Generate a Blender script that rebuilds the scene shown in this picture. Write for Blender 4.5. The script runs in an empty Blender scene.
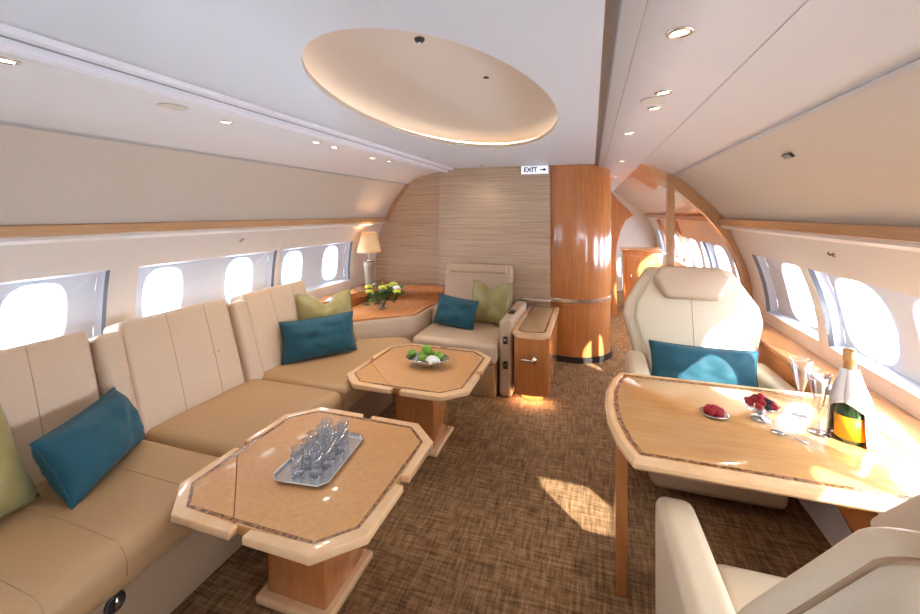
import bpy, bmesh, math, random
from mathutils import Matrix, Vector, noise
random.seed(7)
PI = math.pi
SC = bpy.context.scene
COL = SC.collection
XC = -0.64            # cabin centre line

# ------------------------------------------------------------------ materials
def lin(c):
    return tuple(((v/255.0)/12.92 if v/255.0 <= .04045 else ((v/255.0+.055)/1.055)**2.4) for v in c)

def base_mat(name):
    m = bpy.data.materials.new(name); m.use_nodes = True
    nt = m.node_tree; b = nt.nodes['Principled BSDF']
    return m, nt, b

def coords(nt, scale=(1, 1, 1), kind='Object', rot=(0, 0, 0)):
    tc = nt.nodes.new('ShaderNodeTexCoord'); mp = nt.nodes.new('ShaderNodeMapping')
    mp.inputs['Scale'].default_value = scale; mp.inputs['Rotation'].default_value = rot
    nt.links.new(tc.outputs[kind], mp.inputs['Vector'])
    return mp.outputs['Vector']

def noise_node(nt, vec, scale, detail=4, rough=.55, dist=0):
    n = nt.nodes.new('ShaderNodeTexNoise')
    n.inputs['Scale'].default_value = scale; n.inputs['Detail'].default_value = detail
    n.inputs['Roughness'].default_value = rough; n.inputs['Distortion'].default_value = dist
    nt.links.new(vec, n.inputs['Vector'])
    return n.outputs['Fac']

def ramp(nt, fac, stops):
    r = nt.nodes.new('ShaderNodeValToRGB'); el = r.color_ramp.elements
    while len(el) < len(stops): el.new(.5)
    for e, (p, c) in zip(el, stops):
        e.position = p; e.color = (*c, 1)
    nt.links.new(fac, r.inputs['Fac'])
    return r.outputs['Color']

def bump(nt, b, fac, strength=.1, dist=.002):
    n = nt.nodes.new('ShaderNodeBump'); n.inputs['Strength'].default_value = strength; n.inputs['Distance'].default_value = dist
    nt.links.new(fac, n.inputs['Height']); nt.links.new(n.outputs['Normal'], b.inputs['Normal'])

def plain(name, rgb, rough=.5, metal=0, coat=0, var=.05, scale=30, bmp=0, spec=.5, sheen=0):
    m, nt, b = base_mat(name); c = lin(rgb)
    v = coords(nt); f = noise_node(nt, v, scale)
    col = ramp(nt, f, [(.3, tuple(x*(1-var) for x in c)), (.7, tuple(min(1, x*(1+var)) for x in c))])
    nt.links.new(col, b.inputs['Base Color'])
    b.inputs['Roughness'].default_value = rough; b.inputs['Metallic'].default_value = metal
    b.inputs['Coat Weight'].default_value = coat; b.inputs['Coat Roughness'].default_value = .06
    b.inputs['Specular IOR Level'].default_value = spec
    if sheen:
        b.inputs['Sheen Weight'].default_value = sheen
    if bmp: bump(nt, b, f, bmp)
    return m

def wood(name, dark, light, grain=(1, 1, 1), rough=.28, coat=.5, scale=6, dist=.6):
    m, nt, b = base_mat(name)
    v = coords(nt, grain); f = noise_node(nt, v, scale, 6, .6, dist)
    col = ramp(nt, f, [(.28, lin(dark)), (.72, lin(light))])
    nt.links.new(col, b.inputs['Base Color'])
    b.inputs['Roughness'].default_value = rough; b.inputs['Coat Weight'].default_value = coat; b.inputs['Coat Roughness'].default_value = .05
    return m

def emit(name, rgb, strength):
    m, nt, b = base_mat(name)
    b.inputs['Base Color'].default_value = (*lin(rgb), 1)
    b.inputs['Emission Color'].default_value = (*lin(rgb), 1); b.inputs['Emission Strength'].default_value = strength
    return m

def thin_glass(name, tint=(1, 1, 1), refl=.08, edge=.6):
    m = bpy.data.materials.new(name); m.use_nodes = True; nt = m.node_tree; nt.nodes.clear()
    out = nt.nodes.new('ShaderNodeOutputMaterial'); mix = nt.nodes.new('ShaderNodeMixShader')
    tr = nt.nodes.new('ShaderNodeBsdfTransparent'); gl = nt.nodes.new('ShaderNodeBsdfGlossy'); lw = nt.nodes.new('ShaderNodeLayerWeight')
    mul = nt.nodes.new('ShaderNodeMath'); mul.operation = 'MULTIPLY_ADD'
    mul.inputs[1].default_value = edge; mul.inputs[2].default_value = refl
    lw.inputs['Blend'].default_value = .3
    tr.inputs['Color'].default_value = (*tint, 1); gl.inputs['Roughness'].default_value = .03
    nt.links.new(lw.outputs['Facing'], mul.inputs[0]); nt.links.new(mul.outputs[0], mix.inputs['Fac'])
    nt.links.new(tr.outputs[0], mix.inputs[1]); nt.links.new(gl.outputs[0], mix.inputs[2]); nt.links.new(mix.outputs[0], out.inputs['Surface'])
    return m

M = {}
M['leather'] = plain('cream_leather', (194, 169, 143), .42, var=.03, scale=60, bmp=.08)
M['leather2'] = plain('tan_leather', (178, 144, 104), .42, var=.03, scale=60, bmp=.08)
M['seam'] = plain('leather_seam', (164, 136, 106), .6)
M['base_leather'] = plain('taupe_leather', (158, 132, 106), .5, var=.03, scale=60, bmp=.06)  # sofa base leather, darkened in colour to stand for the shadow it sits in
M['white_leather'] = plain('ivory_leather', (216, 200, 174), .4, var=.02, scale=60, bmp=.06)
M['panel'] = plain('lining_white', (220, 212, 203), .55, var=.008, scale=3)
M['ceil'] = plain('ceiling_white', (216, 223, 229), .38, var=.006, scale=3)
M['ceil2'] = plain('ceiling_panel_white', (226, 224, 222), .42, var=.006, scale=3)
M['bin'] = plain('bin_fabric', (206, 196, 182), .7, var=.02, scale=80)
M['dome'] = plain('dome_cream', (212, 203, 191), .5, var=.01, scale=4)
M['frame'] = plain('window_white', (208, 214, 224), .5, var=.01)  # frame white with the blue cast of daylight mixed into its colour
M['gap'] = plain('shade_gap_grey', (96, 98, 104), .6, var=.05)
M['grey'] = plain('slot_grey', (178, 176, 176), .5, var=.02)
M['dark'] = plain('dark_plastic', (45, 42, 42), .5)
M['rail'] = wood('rail_wood', (176, 132, 88), (196, 154, 110), (8, .6, 8))
M['wood'] = wood('honey_wood', (186, 116, 66), (206, 138, 84), (6, 6, .5), rough=.2, coat=.8)
M['woodh'] = wood('honey_wood_ledge', (188, 120, 70), (210, 146, 92), (5, 1, 5), rough=.25, coat=.6)
M['burl'] = wood('burl_veneer', (190, 138, 86), (208, 160, 106), (1, 1, 1), rough=.46, coat=.12, scale=55, dist=1.2)
M['maple'] = wood('golden_maple', (214, 160, 98), (226, 178, 118), (1, 7, 1), rough=.14, coat=1, scale=5)
M['edge'] = wood('pale_edge_wood', (222, 180, 134), (234, 198, 156), (2, 2, 2), rough=.25, coat=.6)
M['chrome'] = plain('chrome', (232, 226, 218), .26, 1, var=.01)
M['silver'] = plain('silver', (214, 220, 228), .22, 1, var=.02)
M['gold'] = plain('gold_foil', (214, 164, 108), .4, .7, var=.1, scale=90, bmp=.4)
M['teal'] = plain('teal_velvet', (6, 72, 88), .75, var=.14, scale=14, sheen=.08)
M['olive'] = plain('olive_silk', (150, 138, 84), .45, var=.14, scale=9, sheen=.15)
M['glass'] = thin_glass('clear_glass', (.96, .98, 1), .07, .55)
M['flute'] = thin_glass('flute_glass', (.93, .95, .98), .12, .8)
M['pane'] = thin_glass('window_glass', (1, 1, 1), .02, .12)
M['green_glass'] = plain('bottle_green', (22, 60, 24), .08, coat=1, var=.1)
M['label'] = plain('orange_label', (240, 158, 20), .5, var=.04)
M['napkin'] = plain('white_linen', (240, 240, 244), .8, var=.01, scale=90)
M['apple'] = plain('green_apple', (118, 164, 48), .3, coat=.4, var=.2, scale=12)
M['leaf'] = plain('leaf_green', (52, 92, 40), .5, var=.3, scale=20)
M['petal_lime'] = plain('lime_petals', (196, 206, 70), .6, var=.1)
M['petal_white'] = plain('white_petals', (244, 246, 240), .6, var=.02)
M['rasp'] = plain('raspberry_red', (176, 24, 44), .35, var=.2, scale=120)
M['black'] = plain('blackberry', (36, 20, 44), .3, var=.3, scale=120)
M['stone'] = plain('lamp_base_grey', (150, 136, 118), .3, var=.08, coat=.4)
M['lens'] = emit('lamp_lens', (255, 240, 215), 14)
M['led'] = emit('cove_led', (255, 228, 198), 2.8)
M['led2'] = emit('kick_led', (255, 230, 194), 80)
M['signface'] = emit('sign_face', (236, 240, 248), .75)
M['ink'] = plain('sign_ink', (22, 22, 36), .6)
M['grille'] = plain('grille_cream', (212, 202, 186), .6, var=.03, scale=200)

def shade_mat():
    m, nt, b = base_mat('lamp_shade_cloth')
    v = coords(nt, (1, 1, 1)); f = noise_node(nt, v, 150)
    col = ramp(nt, f, [(.3, lin((222, 182, 132))), (.7, lin((232, 194, 146)))])
    nt.links.new(col, b.inputs['Base Color']); nt.links.new(col, b.inputs['Emission Color'])
    b.inputs['Emission Strength'].default_value = .22; b.inputs['Roughness'].default_value = .8
    return m
M['shade'] = shade_mat()

def carpet_mat():
    m, nt, b = base_mat('woven_carpet')
    def st(sx, sy, sc): return noise_node(nt, coords(nt, (sx, sy, 1)), sc, 3, .6)
    def mth(op, a, c, k=None):
        n = nt.nodes.new('ShaderNodeMath'); n.operation = op
        nt.links.new(a, n.inputs[0])
        if c is None: n.inputs[1].default_value = k
        else: nt.links.new(c, n.inputs[1])
        return n.outputs[0]
    a = st(1, 9, 8); c = st(9, 1, 8)
    f = mth('ADD', a, c); f = mth('MULTIPLY', f, None, .5)
    fine = noise_node(nt, coords(nt), 220, 2)
    f2 = mth('ADD', mth('MULTIPLY', f, None, .82), mth('MULTIPLY', fine, None, .18))
    col = ramp(nt, f2, [(.37, lin((78, 58, 39))), (.46, lin((118, 90, 62))), (.53, lin((142, 112, 80))), (.63, lin((170, 138, 102)))])
    # narrow dark dashes of the weave
    d1 = st(3, 60, 1.6); d2 = st(60, 3, 1.6)
    mk = mth('MAXIMUM', d1, d2); mk = mth('GREATER_THAN', mk, None, .67)
    mix = nt.nodes.new('ShaderNodeMixRGB'); mix.inputs['Color2'].default_value = (*lin((58, 40, 26)), 1)
    k = mth('MULTIPLY', mk, None, .7)
    nt.links.new(k, mix.inputs['Fac']); nt.links.new(col, mix.inputs['Color1'])
    nt.links.new(mix.outputs[0], b.inputs['Base Color'])
    b.inputs['Roughness'].default_value = .9; b.inputs['Specular IOR Level'].default_value = .2
    bump(nt, b, f2, .4, .006)
    return m
M['carpet'] = carpet_mat()
M['lacquer'] = plain('peach_lacquer', (226, 190, 148), .22, coat=.8, var=.02, scale=4)

def straw_mat():
    m, nt, b = base_mat('striated_wallcovering')
    f = noise_node(nt, coords(nt, (.7, .7, 34)), 2.6, 6, .7)
    col = ramp(nt, f, [(.32, lin((176, 150, 122))), (.5, lin((196, 170, 142))), (.66, lin((212, 190, 164)))])
    nt.links.new(col, b.inputs['Base Color']); b.inputs['Roughness'].default_value = .6
    bump(nt, b, f, .25, .004)
    return m
M['straw'] = straw_mat()

def mosaic_mat():
    m, nt, b = base_mat('mosaic_inlay')
    v = coords(nt, (1, 1, 1))
    w = nt.nodes.new('ShaderNodeTexVoronoi'); w.inputs['Scale'].default_value = 120; nt.links.new(v, w.inputs['Vector'])
    col = ramp(nt, w.outputs['Color'], [(.3, lin((96, 62, 38))), (.6, lin((140, 96, 62))), (.85, lin((170, 126, 88)))])
    nt.links.new(col, b.inputs['Base Color']); b.inputs['Roughness'].default_value = .25; b.inputs['Coat Weight'].default_value = .6
    return m
M['mosaic'] = mosaic_mat()

# ------------------------------------------------------------------ object helpers
class G:
    def __init__(s): s.bm = bmesh.new()
    def add(s, vs, fs, mat=0, mx=None, smooth=True):
        bv = [s.bm.verts.new(mx @ Vector(v) if mx is not None else Vector(v)) for v in vs]
        for f in fs:
            try:
                q = s.bm.faces.new([bv[i] for i in f]); q.material_index = mat; q.smooth = smooth
            except ValueError: pass
        return bv

def setp(o, label=None, cat=None, group=None, kind=None):
    for k, v in (('label', label), ('category', cat), ('group', group), ('kind', kind)):
        if v: o[k] = v
    return o

def obj(name, g, mats, parent=None, loc=None, rotz=0, sharp=None, weld=1e-5):
    bm = g.bm
    if weld: bmesh.ops.remove_doubles(bm, verts=bm.verts, dist=weld)
    bmesh.ops.recalc_face_normals(bm, faces=bm.faces)
    me = bpy.data.meshes.new(name); bm.to_mesh(me); bm.free()
    if not isinstance(mats, (list, tuple)): mats = [mats]
    for m in mats: me.materials.append(m)
    if sharp is not None:
        try: me.set_sharp_from_angle(angle=math.radians(sharp))
        except Exception: pass
    o = bpy.data.objects.new(name, me); COL.objects.link(o)
    if loc: o.location = loc
    o.rotation_euler = (0, 0, rotz)
    if parent: o.parent = parent
    return o

def thing(name, label, cat, loc=(0, 0, 0), rotz=0, group=None):
    o = bpy.data.objects.new(name, None); COL.objects.link(o)
    o.location = loc; o.rotation_euler = (0, 0, rotz); o.empty_display_size = .1
    return setp(o, label, cat, group)

def dup(root, loc, rotz=0, label=None, group=None):
    r = root.copy(); COL.objects.link(r); r.location = loc; r.rotation_euler = (0, 0, rotz)
    if label: r['label'] = label
    if group: r['group'] = group
    def kids(src, dst):
        for ch in list(src.children):
            if ch.parent != src: continue
            c = ch.copy(); COL.objects.link(c); c.parent = dst
            kids(ch, c)
    kids(root, r)
    return r

def mxf(o, right, up):
    r = Vector(right).normalized(); u = Vector(up); u = (u - r*u.dot(r)).normalized(); n = r.cross(u)
    m = Matrix.Identity(4)
    for i in range(3):
        m[i][0] = r[i]; m[i][1] = u[i]; m[i][2] = n[i]; m[i][3] = o[i]
    return m

def axis_samples(h, r, m):
    t = [h-r+r*math.tan(math.radians(a)) for a in (0, 15, 30, 45)]
    if r <= 1e-6: t = [h]
    inner = [-(h-r)+2*(h-r)*i/m for i in range(1, m)]
    return sorted(set(round(x, 6) for x in t+[-x for x in t]+inner))

def pad(g, size, r, mx=None, puff=0, fn=None, m=5, mat=0, seams=(), seam_mat=1, puffz=None):
    """a rounded upholstered block: x width, y height, z thickness (front +z); puff swells the front"""
    hx, hy, hz = [s/2 for s in size]; r = min(r, hx*.99, hy*.99, hz*.99)
    ax = [axis_samples(hx, r, m), axis_samples(hy, r, m), axis_samples(hz, r, 2)]
    H = (hx, hy, hz)
    def sw(x, y): return puff*max(0, 1-(x/hx)**2)*max(0, 1-(y/hy)**2)
    def rnd(p):
        inn = [max(-(H[i]-r), min(H[i]-r, p[i])) for i in range(3)]
        d = Vector([p[i]-inn[i] for i in range(3)])
        if d.length > 1e-9: d = d.normalized()*r
        q = Vector(inn)+d
        if q.z > 0: q.z += sw(q.x, q.y)*(q.z/hz)
        return fn(q) if fn else q
    for k in range(3):
        a, b = [i for i in range(3) if i != k]
        for sgn in (-1, 1):
            vs, fs = [], []
            A, B = ax[a], ax[b]
            for u in A:
                for v in B:
                    p = [0, 0, 0]; p[k] = sgn*H[k]; p[a] = u; p[b] = v
                    vs.append(rnd(p))
            n = len(B)
            for i in range(len(A)-1):
                for j in range(n-1):
                    fs.append((i*n+j, (i+1)*n+j, (i+1)*n+j+1, i*n+j+1))
            g.add(vs, fs, mat, mx)
    for s in seams:
        axis, pos = s
        pts = []
        for i in range(13):
            t = -1+2*i/12
            x, y = (pos, t*(hy-r*.6)) if axis == 'x' else (t*(hx-r*.6), pos)
            q = Vector((x, y, hz+sw(x, y)-.0002))
            pts.append(fn(q) if fn else q)
        tube(g, pts, .0018, mx=mx, mat=seam_mat, n=6)

def tube(g, pts, rad, mx=None, mat=0, n=8, closed=False, caps=True):
    pts = [Vector(p) for p in pts]; N = len(pts); vs, fs = [], []
    rads = rad if isinstance(rad, (list, tuple)) else [rad]*N
    for i, p in enumerate(pts):
        a = pts[(i-1) % N] if (closed or i > 0) else p; b = pts[(i+1) % N] if (closed or i < N-1) else p
        t = (b-a).normalized()
        ref = Vector((0, 0, 1)) if abs(t.z) < .9 else Vector((1, 0, 0))
        u = t.cross(ref).normalized(); w = t.cross(u)
        for k in range(n):
            an = 2*PI*k/n
            vs.append(p+u*math.cos(an)*rads[i]+w*math.sin(an)*rads[i])
    for i in range(N if closed else N-1):
        j = (i+1) % N
        for k in range(n):
            fs.append((i*n+k, i*n+(k+1) % n, j*n+(k+1) % n, j*n+k))
    if caps and not closed:
        fs.append(tuple(range(n))); fs.append(tuple((N-1)*n+k for k in range(n)))
    g.add(vs, fs, mat, mx)

def lathe(g, prof, c=(0, 0, 0), n=32, mat=0, sx=1, sy=1, a0=0, a1=2*PI, mx=None, rfn=None):
    vs, fs = [], []; full = abs(a1-a0-2*PI) < 1e-6
    K = n if full else n+1
    for (r, z) in prof:
        for k in range(K):
            a = a0+(a1-a0)*k/n
            rr = r*(rfn(a, z) if rfn else 1)
            vs.append((c[0]+rr*math.cos(a)*sx, c[1]+rr*math.sin(a)*sy, c[2]+z))
    for i in range(len(prof)-1):
        for k in range(n):
            fs.append((i*K+k, i*K+(k+1) % K, (i+1)*K+(k+1) % K, (i+1)*K+k))
    if full:
        if prof[0][0] > 1e-6: fs.append(tuple(range(K)))
        if prof[-1][0] > 1e-6: fs.append(tuple((len(prof)-1)*K+k for k in range(K)))
    g.add(vs, fs, mat, mx)

def box(g, x0, x1, y0, y1, z0, z1, bev=0, mat=0, mx=None, seg=2, smooth=False):
    t = bmesh.new(); bmesh.ops.create_cube(t, size=1)
    for v in t.verts:
        v.co = Vector(((x0+x1)/2+v.co.x*(x1-x0), (y0+y1)/2+v.co.y*(y1-y0), (z0+z1)/2+v.co.z*(z1-z0)))
    if bev: bmesh.ops.bevel(t, geom=list(t.edges), offset=bev, segments=seg, profile=.5, affect='EDGES')
    t.verts.index_update()
    g.add([v.co.copy() for v in t.verts], [[v.index for v in f.verts] for f in t.faces], mat, mx, smooth or bev > 0)
    t.free()

def prism(g, poly, z0, z1, bev=0, mat=0, mx=None, seg=2, smooth=None):
    t = bmesh.new(); n = len(poly)
    lo = [t.verts.new((x, y, z0)) for x, y in poly]; hi = [t.verts.new((x, y, z1)) for x, y in poly]
    t.faces.new(lo[::-1]); t.faces.new(hi)
    for i in range(n): t.faces.new((lo[i], lo[(i+1) % n], hi[(i+1) % n], hi[i]))
    if bev:
        e = [e for e in t.edges if abs(e.verts[0].co.z-e.verts[1].co.z) < 1e-7]
        bmesh.ops.bevel(t, geom=e, offset=bev, segments=seg, profile=.5, affect='EDGES')
    t.verts.index_update()
    g.add([v.co.copy() for v in t.verts], [[v.index for v in f.verts] for f in t.faces], mat, mx, bev > 0 if smooth is None else smooth)
    t.free()

def extr(g, prof, y0, y1, mat=0, closed=True, smooth=False):
    """profile of (x, z) extruded along y"""
    n = len(prof); vs = [(x, y0, z) for x, z in prof]+[(x, y1, z) for x, z in prof]
    fs = [(i, (i+1) % n, n+(i+1) % n, n+i) for i in range(n if closed else n-1)]
    if closed: fs += [tuple(range(n)), tuple(range(n, 2*n))]
    g.add(vs, fs, mat, None, smooth)

def inset(poly, d):
    """parallel inset of a convex counter-clockwise polygon"""
    n = len(poly); L = []
    for i in range(n):
        a, b = Vector(poly[i]), Vector(poly[(i+1) % n]); t = (b-a).normalized(); nn = Vector((-t.y, t.x))
        L.append((a+nn*d, t))
    out = []
    for i in range(n):
        p, t = L[i-1]; q, s = L[i]
        den = t.x*s.y-t.y*s.x
        if abs(den) < 1e-9: out.append(tuple(q)); continue
        k = ((q.x-p.x)*s.y-(q.y-p.y)*s.x)/den
        out.append(tuple(p+t*k))
    return out

def clip(poly, p, nrm):
    out = []; n = len(poly)
    for i in range(n):
        a, b = Vector(poly[i]), Vector(poly[(i+1) % n])
        da, db = (a-Vector(p)).dot(Vector(nrm)), (b-Vector(p)).dot(Vector(nrm))
        if da >= 0: out.append(tuple(a))
        if da*db < 0: out.append(tuple(a+(b-a)*(da/(da-db))))
    return out

def chaikin(poly, it=2):
    for _ in range(it):
        q = []
        for i in range(len(poly)):
            a, b = poly[i], poly[(i+1) % len(poly)]
            q += [(a[0]*.75+b[0]*.25, a[1]*.75+b[1]*.25), (a[0]*.25+b[0]*.75, a[1]*.25+b[1]*.75)]
        poly = q
    return poly

def slab(g, outline, thick, r, mx, mat=0, crown=.0):
    """rounded slab from an outline in local xy; z from -thick/2 to thick/2"""
    cx = sum(p[0] for p in outline)/len(outline); cy = sum(p[1] for p in outline)/len(outline)
    R = sum(math.hypot(p[0]-cx, p[1]-cy) for p in outline)/len(outline)
    loops = []
    for a in (90, 60, 30, 0): loops.append((r*(1-math.cos(math.radians(a))), -thick/2+r*(1-math.sin(math.radians(a)))))
    for a in (0, 30, 60, 90): loops.append((r*(1-math.cos(math.radians(a))), thick/2-r*(1-math.sin(math.radians(a)))))
    for f in (.25, .5, .75): loops.append((r+(R-r)*f, thick/2+crown*math.sin(f*PI/2)))
    n = len(outline); vs, fs = [], []
    for d, z in loops:
        k = 1-d/R
        vs += [(cx+(p[0]-cx)*k, cy+(p[1]-cy)*k, z) for p in outline]
    for i in range(len(loops)-1):
        for j in range(n): fs.append((i*n+j, i*n+(j+1) % n, (i+1)*n+(j+1) % n, (i+1)*n+j))
    fs.append(tuple(range(n))); vs.append((cx, cy, thick/2+crown)); L = (len(loops)-1)*n
    for j in range(n): fs.append((L+j, L+(j+1) % n, len(vs)-1))
    g.add(vs, fs, mat, mx)

def cushion(g, w, h, t, mx, seed=0, chop=0, mat=0, wr=.016):
    n = 28; vs, fs = [], []
    for side in (1, -1):
        o = len(vs)
        for i in range(n+1):
            for j in range(n+1):
                x, y = -1+2*i/n, -1+2*j/n
                th = t/2*(max(0, (1-x**4)*(1-y**4)))**.6*(1-.25*(x*x+y*y)/2)
                X = w/2*x*(1-.07*(1-y*y)); Y = h/2*y*(1-.07*(1-x*x))
                if chop and y > -0.2:
                    q = (y+.2)/1.2; Y -= chop*h*math.exp(-(x/.34)**2)*q*q
                    th *= 1-.35*math.exp(-(x/.25)**2)*q
                nz = noise.noise(Vector((x*2.1+seed*3.7, y*2.1, side*2.0+seed)))
                n2 = noise.noise(Vector((x*5+seed, y*3.4+seed*2, side*5.0)))
                th += (nz*wr+n2*wr*.5)*(1-max(abs(x), abs(y))**6)
                vs.append((X, Y, side*max(th, 0)))
        for i in range(n):
            for j in range(n):
                a = o+i*(n+1)+j
                fs.append((a, a+n+1, a+n+2, a+1))
    g.add(vs, fs, mat, mx)

def cushion_piping(g, w, h, mx, chop=0, mat=1):
    pts = []
    def P(x, y):
        X = w/2*x*(1-.07*(1-y*y)); Y = h/2*y*(1-.07*(1-x*x))
        if chop and y > -.2:
            q = (y+.2)/1.2; Y -= chop*h*math.exp(-(x/.34)**2)*q*q
        return (X, Y, 0)
    N = 12
    for i in range(N): pts.append(P(-1+2*i/N, -1))
    for i in range(N): pts.append(P(1, -1+2*i/N))
    for i in range(N): pts.append(P(1-2*i/N, 1))
    for i in range(N): pts.append(P(-1, 1-2*i/N))
    tube(g, pts, .004, mx, mat, 6, closed=True)

# ------------------------------------------------------------------ setting
Y0, Y1 = -2.3, 8.4        # cabin extent
YB = 4.25                  # bulkhead behind the lamp
PROF = [(0, 1.67), (.2, 1.74), (.4, 1.79), (.6, 1.815), (.8, 1.822), (.9, 1.812), (1.0, 1.795), (1.1, 1.768), (1.2, 1.732), (1.3, 1.692), (1.44, 1.645)]
PROFL = [(0, 1.66), (.2, 1.71), (.4, 1.745), (.6, 1.76), (.8, 1.77), (.9, 1.772), (1.0, 1.765), (1.1, 1.755), (1.2, 1.738), (1.3, 1.705), (1.44, 1.645)]
def hw(z, sgn=1):
    pr = PROF if sgn > 0 else PROFL
    for (za, wa), (zb, wb) in zip(pr, pr[1:]):
        if z <= zb: return wa+(wb-wa)*(z-za)/(zb-za)
    return pr[-1][1]
WZ0, WZ1, WC = .80, 1.205, 1.005
WA, WB = .122, .165
def sell(a, b, n, t):
    c, s = math.cos(t), math.sin(t)
    return (a*math.copysign(abs(c)**(2/n), c), b*math.copysign(abs(s)**(2/n), s))

winno = [0]
def lining(side, sgn, ya, yb, recesses, WA=.122, WB=.165):
    g = G()
    def P(y, z, off=0): return (XC+sgn*(hw(z, sgn)+off), y, z)
    ys = sorted(set([ya, yb]+[v for r in recesses for v in r[:2]]+[ya+(yb-ya)*i/12 for i in range(13)]))
    zs = [p[0] for p in PROF[:4]]+[WZ0, .9, 1.0, 1.1, WZ1, 1.3, 1.44]
    for i in range(len(ys)-1):
        for j in range(len(zs)-1):
            ym, zm = (ys[i]+ys[i+1])/2, (zs[j]+zs[j+1])/2
            if WZ0 < zm < WZ1 and any(r[0] < ym < r[1] for r in recesses): continue
            g.add([P(ys[i], zs[j]), P(ys[i+1], zs[j]), P(ys[i+1], zs[j+1]), P(ys[i], zs[j+1])], [(0, 1, 2, 3)], 0)
    D, IN = .065, .018
    for (ra, rb, wins) in recesses:
        zl = [WZ0, .9, 1.0, 1.1, WZ1]; n = len(zl)
        # reveal, slightly splayed
        sh = lambda z: WZ0+IN+(z-WZ0)*(WZ1-WZ0-2*IN)/(WZ1-WZ0)
        for yy, yi in ((ra, ra+IN), (rb, rb-IN)):
            ym = yy+(yi-yy)*.34; mm = lambda z: z+(sh(z)-z)*.34
            vs = [P(yy, z) for z in zl]+[P(ym, mm(z), D*.34) for z in zl]+[P(yi, sh(z), D) for z in zl]
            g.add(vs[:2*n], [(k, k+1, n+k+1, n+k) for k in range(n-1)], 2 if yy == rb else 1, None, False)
            g.add(vs[n:], [(k, k+1, n+k+1, n+k) for k in range(n-1)], 1, None, False)
        for zz in (WZ0, WZ1):
            g.add([P(ra, zz), P(rb, zz), P(rb-IN, sh(zz), D), P(ra+IN, sh(zz), D)], [(0, 1, 2, 3)], 1, None, False)
        # recess back with the window holes
        a0, b0, z0, z1 = ra+IN, rb-IN, WZ0+IN, WZ1-IN
        cuts = [a0]+[(p+q)/2 for p, q in zip(wins, wins[1:])]+[b0]
        for w, ca, cb in zip(wins, cuts, cuts[1:]):
            ts = [2*PI*k/64 for k in range(64)]
            cor = [math.atan2(z-WC, y-w) % (2*PI) for y in (ca, cb) for z in (z0, z1)]
            ts = sorted(ts+cor); vs = []
            for t in ts:
                dy, dz = math.cos(t), math.sin(t); k = 9
                if dy > 1e-9: k = min(k, (cb-w)/dy)
                if dy < -1e-9: k = min(k, (ca-w)/dy)
                if dz > 1e-9: k = min(k, (z1-WC)/dz)
                if dz < -1e-9: k = min(k, (z0-WC)/dz)
                # matching angle on the superellipse
                r = (abs(dy/WA)**3+abs(dz/WB)**3)**(-1/3)
                vs.append((w+dy*k, WC+dz*k)); vs.append((w+dy*r, WC+dz*r))
            N = len(ts)
            g.add([P(y, z, D) for y, z in vs], [(2*k, 2*((k+1) % N), 2*((k+1) % N)+1, 2*k+1) for k in range(N)], 1)
            # the window itself
            winno[0] += 1
            h = G(); rings = []
            for sc, off in ((1.04, D-.004), (1.0, D-.004), (.985, D+.012), (.96, D+.03), (.96, D+.045)):
                rings.append([P(w+sell(WA*sc, WB*sc, 3, 2*PI*k/48)[0], WC+sell(WA*sc, WB*sc, 3, 2*PI*k/48)[1], off) for k in range(48)])
            vs = [p for r in rings for p in r]
            h.add(vs, [(i*48+k, i*48+(k+1) % 48, (i+1)*48+(k+1) % 48, (i+1)*48+k) for i in range(len(rings)-1) for k in range(48)], 0)
            wo = obj('window_%d' % winno[0], h, M['frame']); setp(wo, kind='structure')
            h = G()
            for off in (D+.034, D+.038):
                vs = [P(w+sell(WA*.96, WB*.96, 3, 2*PI*k/48)[0], WC+sell(WA*.96, WB*.96, 3, 2*PI*k/48)[1], off) for k in range(48)]
                h.add(vs, [tuple(range(48))], 0, None, False)
            obj('pane', h, M['pane'], wo)
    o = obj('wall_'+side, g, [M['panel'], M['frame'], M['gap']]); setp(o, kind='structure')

P0 = .53325
def wy(n): return 1.2+P0*n
def pairs(lst, off=0):
    return [(wy(p[0])+off-.27, wy(p[-1])+off+.27, [wy(k)+off for k in p]) for p in lst]
def shrink(ps): return [(a+.012, b-.012, w) for a, b, w in ps]
lining('left', -1, Y0, YB, shrink(pairs([(-5, -4), (-3, -2), (-1, 0)]))+[(1.60, 2.64, [1.80, 2.36]), (2.70, 3.72, [2.92, 3.46])])
right_recesses = shrink(pairs([(-5, -4), (-3, -2), (-1, 0), (1, 2), (3,), (5, 6), (7, 8), (9, 10), (11, 12)], .135))
right_recesses[3] = (1.60, 2.625, [1.86, 2.385])
right_recesses[4] = (2.72, 3.42, [3.0])
lining('right', 1, Y0, Y1, right_recesses, .195, .182)

def struct(name, g, mats, **k): return setp(obj(name, g, mats, **k), kind='structure')
g = G(); box(g, -2.75, 1.5, Y0-.1, Y1+.1, -.08, 0); struct('floor', g, M['carpet'])

# ceiling: centre panel with the oval dome, outer panels, slots
CZ = 1.985; XL, XR = -1.45, .03
DCX, DCY, DAX, DAY = -.63, 1.95, .475, 1.02
g = G()
N = 96; ts = [2*PI*k/N for k in range(N)]
ra, rb, rc, rd = XL, XR, .45, 3.3
cor = [math.atan2((y-DCY)/1, (x-DCX)/1) % (2*PI) for x in (ra, rb) for y in (rc, rd)]
ts = sorted(ts+cor); N = len(ts); vs = []
for t in ts:
    dx, dy = math.cos(t), math.sin(t); k = 99
    k = min([((rb-DCX) if dx > 0 else (ra-DCX))/dx] if abs(dx) > 1e-9 else [k]); k2 = ((rd-DCY) if dy > 0 else (rc-DCY))/dy if abs(dy) > 1e-9 else 99
    k = min(k, k2); r = 1/math.sqrt((dx/DAX)**2+(dy/DAY)**2)
    vs += [(DCX+dx*k, DCY+dy*k, CZ), (DCX+dx*r, DCY+dy*r, CZ)]
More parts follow.
